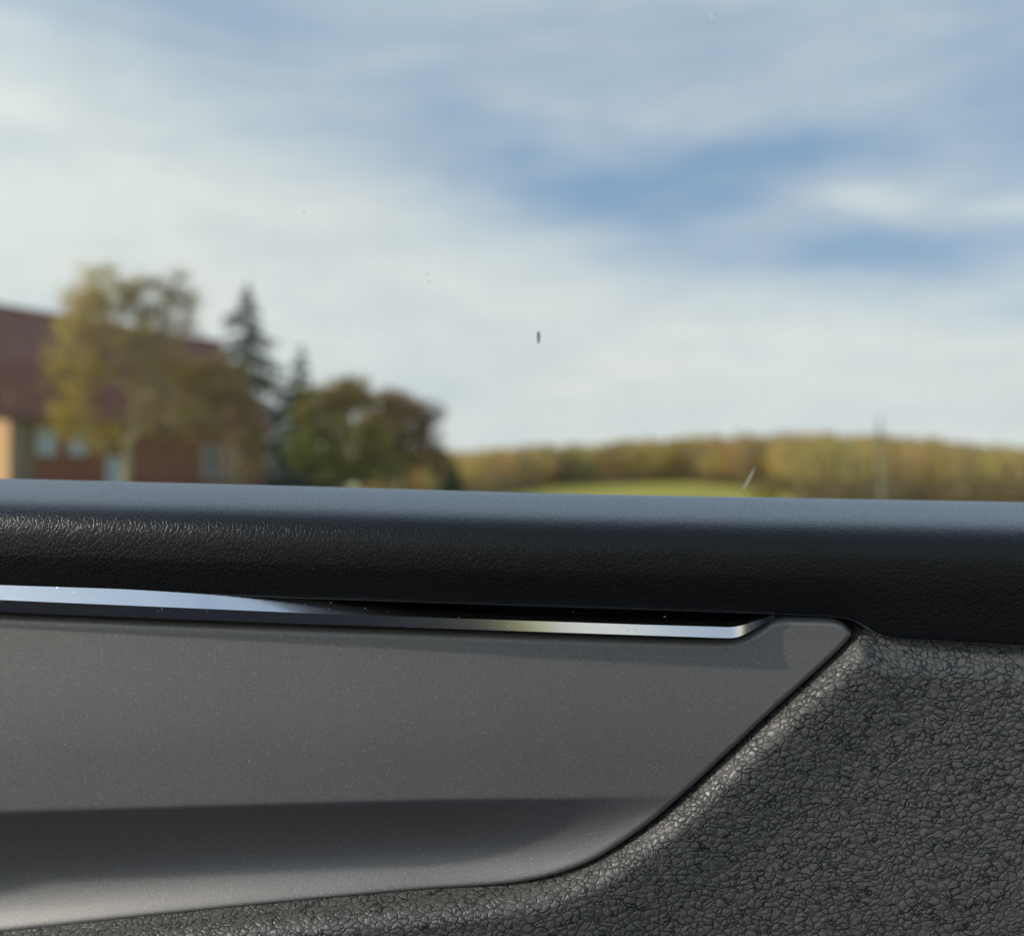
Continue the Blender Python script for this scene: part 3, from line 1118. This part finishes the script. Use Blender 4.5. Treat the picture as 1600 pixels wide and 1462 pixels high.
def build_leather():
    # rolled edge follows the panel outline, the field spreads away from it
    c = BOT[::2]
    d0 = c[0] - c[3]
    d0 = d0 / np.hypot(*d0)
    ext = np.array([c[0] + d0 * k for k in np.linspace(330, 8, 40)])
    c = np.vstack([ext, c])
    tan = np.gradient(c, axis=0)
    tan /= np.hypot(tan[:, 0], tan[:, 1])[:, None]
    for _ in range(6):
        tan[1:-1] = (tan[:-2] + tan[1:-1] + tan[2:]) / 3
    tan /= np.hypot(tan[:, 0], tan[:, 1])[:, None]
    nrm = np.stack([-tan[:, 1], tan[:, 0]], -1)
    if (nrm @ np.array([1, 1])).mean() < 0:
        nrm = -nrm
    ds = np.concatenate([[-14, -8, -3, 0, 1, 2.2, 4, 6.5, 9.5, 13, 17, 22, 27, 33, 40, 50, 64], np.geomspace(80, 1100, 26)])
    rows = []
    cam0 = np.array([0, 0, CAMZ])
    for d in ds:
        dd = 5.0 + d
        q = c + nrm * dd
        Y = np.full(len(c), .4515)
        rr = 27.0
        s = np.clip(max(d, 0) / rr, 0, 1)
        Y += .0135 * (1 - math.sqrt(max(0, 1 - (1 - s) ** 2)))
        if d < 0:
            Y += -d * .0010
        # the field falls back gently under the pad and towards the right
        Y += .0115 * smoothstep(q[:, 1] - y_bot(q[:, 0]), 48, -6) * smoothstep(q[:, 0], 1325, 1375)
        Y += .0022 * smoothstep(d, 30, 150) - .0055 * smoothstep(d, 150, 700)
        q[:, 1] = np.maximum(q[:, 1], y_bot(q[:, 0]) - 14)
        bw = door_bow(q[:, 0])
        v = cam0 + (P(q[:, 0], q[:, 1], 1.0) - cam0) * (.4565 + bw)[:, None]
        v[:, 1] = Y + bw
        rows.append(v)
    v = np.stack(rows, 0)
    o = mesh_obj('leather_panel', v, grid_faces(len(ds), len(c)), M_LEATHER, door, props={'label': 'pebble grained black leather panel with rolled edge'})
    sub = o.modifiers.new('smooth', 'SUBSURF')
    sub.levels = sub.render_levels = 1


build_leather()


def build_strip():
    # main run and the upturned end; ledge tilts towards the cabin at the left, lies flat at the right
    path = np.concatenate([np.linspace(-900, 1100, 110), np.linspace(1105, 1210, 60)])
    l0 = np.interp(path, [-900, 0, 500, 1000, 1140, 1180, 1207], [874, 912, 934, 951, 957, 960, 962])
    l1 = np.interp(path, [-900, 0, 500, 700, 1000, 1120], [894, 937, 958.5, 965.5, 975.5, 979])
    l2 = np.interp(path, [-900, 0, 500, 700, 1000, 1120], [915, 956.5, 975, 982, 991.5, 995.5])

    def bend(x, a, b, y0, y1):
        k = np.array([x + d for d in np.linspace(-15, 15, 11)])
        return np.where(k > a, y0 + (k - a) * (y1 - y0) / (b - a), y0).mean(0)
    m = path > 1100
    l1 = np.where(m, bend(path, 1149, 1204, 0, -17.5) + np.interp(path, [1100, 1149, 1210], [978.3, 980, 980]), l1)
    l2 = np.where(m, bend(path, 1154, 1210, 0, -30.5) + np.interp(path, [1100, 1149, 1210], [995, 996, 996]), l2)
    l2 = np.maximum(l2, l1 + .4)
    l0 = np.minimum(l0, l1 - .5)
    w = smoothstep(path, 150, 800)                      # 0 left, 1 right
    tl = 65 + (12 - 65) * w                             # ledge normal, degrees from vertical towards the cabin
    tf = np.interp(path, [-900, 0, 420, 640, 820, 1000, 1150, 1158, 1210], [-7, -6, -5, -3, 2, 10, 14, 3, -8])
    tf = np.convolve(np.pad(tf, 6, mode='edge'), np.ones(13) / 13, 'valid')
    tf = tf + 0 * path
    Yf = np.full_like(path, .4540) + .004 * smoothstep(path, 1140, 1207) + door_bow(path)
    cam0 = np.array([0, 0, CAMZ])
    e1 = P(path, l1, 1.0)
    e1 = cam0 + (e1 - cam0) * Yf[:, None]
    # front face
    h = (l2 - l1) / F * .4525
    e2 = e1.copy()
    e2[:, 2] -= h
    e2[:, 1] -= h * np.tan(np.radians(tf))
    # ledge: depth from the tilt and the height it shows
    seen = (l1 - l0) / F * .455 + .0035
    down = (l1 - 760) / F
    dep = seen / (np.tan(np.radians(tl)) * 1.0 + down)
    dep = np.minimum(dep, .030)
    e0 = e1.copy()
    e0[:, 1] += dep
    e0[:, 2] += dep * np.tan(np.radians(tl))
    bk = e0.copy()
    bk[:, 1] += .012
    b2 = e2.copy()
    b2[:, 1] += .018
    b2[:, 2] -= .0004
    r = .0004
    # small rounded edge between ledge and front
    e1a = e1 + np.stack([0 * path, dep * .06, dep * .06 * np.tan(np.radians(tl))], -1)
    e1b = e1.copy()
    e1b[:, 2] -= h * .08
    e1m = (e1a + e1b) / 2 * .5 + e1 * .5
    e2a = e2.copy()
    e2a[:, 2] += h * .08
    e2b = e2.copy()
    e2b[:, 1] += .0006
    e2b[:, 2] -= .0002
    rows = [bk, e0, e1, e2, b2]
    v = np.stack(rows, 0)
    o = mesh_obj('chrome_strip', v, grid_faces(len(rows), len(path), True), M_CHROME, door, props={'label': 'chrome strip with an upturned end'})
    try:
        o.data.set_sharp_from_angle(angle=R(14))
    except Exception:
        pass
    # dust on the ledge
    k = 0
    for px, f, s in [(520, .5, 1.2), (560, .3, .9), (735, .55, .8), (905, .5, 1.0), (915, .45, .7), (1038, .4, 1.6), (655, .6, .7), (1090, .5, .7), (985, .6, .6), (850, .3, .6)]:
        i = int(np.argmin(abs(path - px)))
        p = e1[i] + (e0[i] - e1[i]) * f
        th = np.linspace(0, 2 * math.pi, 7)[:-1]
        R_ = s * .0004
        ring = [p + np.array([math.cos(a) * R_ * (1 + .3 * math.sin(3 * a + px)), math.sin(a) * R_, R_ * .2]) for a in th]
        mesh_obj('dust_speck', ring + [p + np.array([0, 0, R_ * .7]), p - np.array([0, 0, R_ * .1])], [(j, (j + 1) % 6, 6) for j in range(6)] + [((j + 1) % 6, j, 7) for j in range(6)], M_DUST, o)


build_strip()


def build_glass():
    # pane just beyond the pad, leaning slightly inwards at the top
    nx, nz = 21, 11
    xs = np.linspace(-.95, .95, nx)
    zs = np.linspace(.80, 1.66, nz)

    def py_(z):
        return .588 - (z - 1.15) * .06 - .02 * (z - 1.15) ** 2
    v = []
    for t in (0, .004):
        for z in zs:
            for x in xs:
                v.append((x, py_(z) + t, z))
    n = nx * nz
    f = [tuple(q) for q in grid_faces(nz, nx, False)] + [tuple(q + n) for q in grid_faces(nz, nx, True)]
    pane = mesh_obj('window_pane', v, f, M_GLASS, door)

    def speck(px, py, L, w, ang, mat, name):
        z = 1.2
        for _ in range(4):
            p = P(px, py, py_(z) - .0004)
            z = p[2]
        d = np.array([math.cos(ang), 0, math.sin(ang)])
        e = np.array([-math.sin(ang), 0, math.cos(ang)])
        s = py_(z) / F
        pts = []
        for k in range(10):
            a = 2 * math.pi * k / 10
            pts.append(p + d * math.cos(a) * L * s * .5 + e * math.sin(a) * w * s * .5 * (1 + .5 * math.cos(a)))
        pts += [p + np.array([0, -.0003, 0]), p + np.array([0, .0003, 0])]
        mesh_obj(name, pts, [(j, (j + 1) % 10, 10) for j in range(10)] + [((j + 1) % 10, j, 11) for j in range(10)], mat, pane)
    speck(841.5, 528, 22, 5, math.pi / 2, M_DIRT, 'dirt_mark')
    speck(1171, 747, 46, 4.2, -2.05, M_FILM, 'scratch_mark')
    for px, py, s in [(475, 331, 2.6), (532, 151, 2.2), (613, 64, 1.8), (668, 428, 2.6), (671, 440, 2.4), (303, 489, 2.4), (712, 597, 2.6), (546, 527, 3), (252, 502, 2.4), (88, 544, 2.4), (388, 518, 2.4)]:
        speck(px, py, s, s * .8, .4, M_FILM if py > 480 else M_DIRT, 'dirt_speck')
    speck(1114, 28, 17, 8, 1.35, M_FILM, 'dirt_speck')
    # rubber seal and hidden core and skin of the door
    mesh_obj('window_seal', *box((-.95, .5735, 1.10), (.95, .5815, 1.165)), M_RUBBER, door, False)
    mesh_obj('door_core', *box((-.95, .520, .302), (.95, .535, 1.13)), M_BLACK, door, False)
    mesh_obj('outer_skin', *box((-.95, .603, .302), (.95, .618, 1.13)), M_PAINT, door, False)


build_glass()
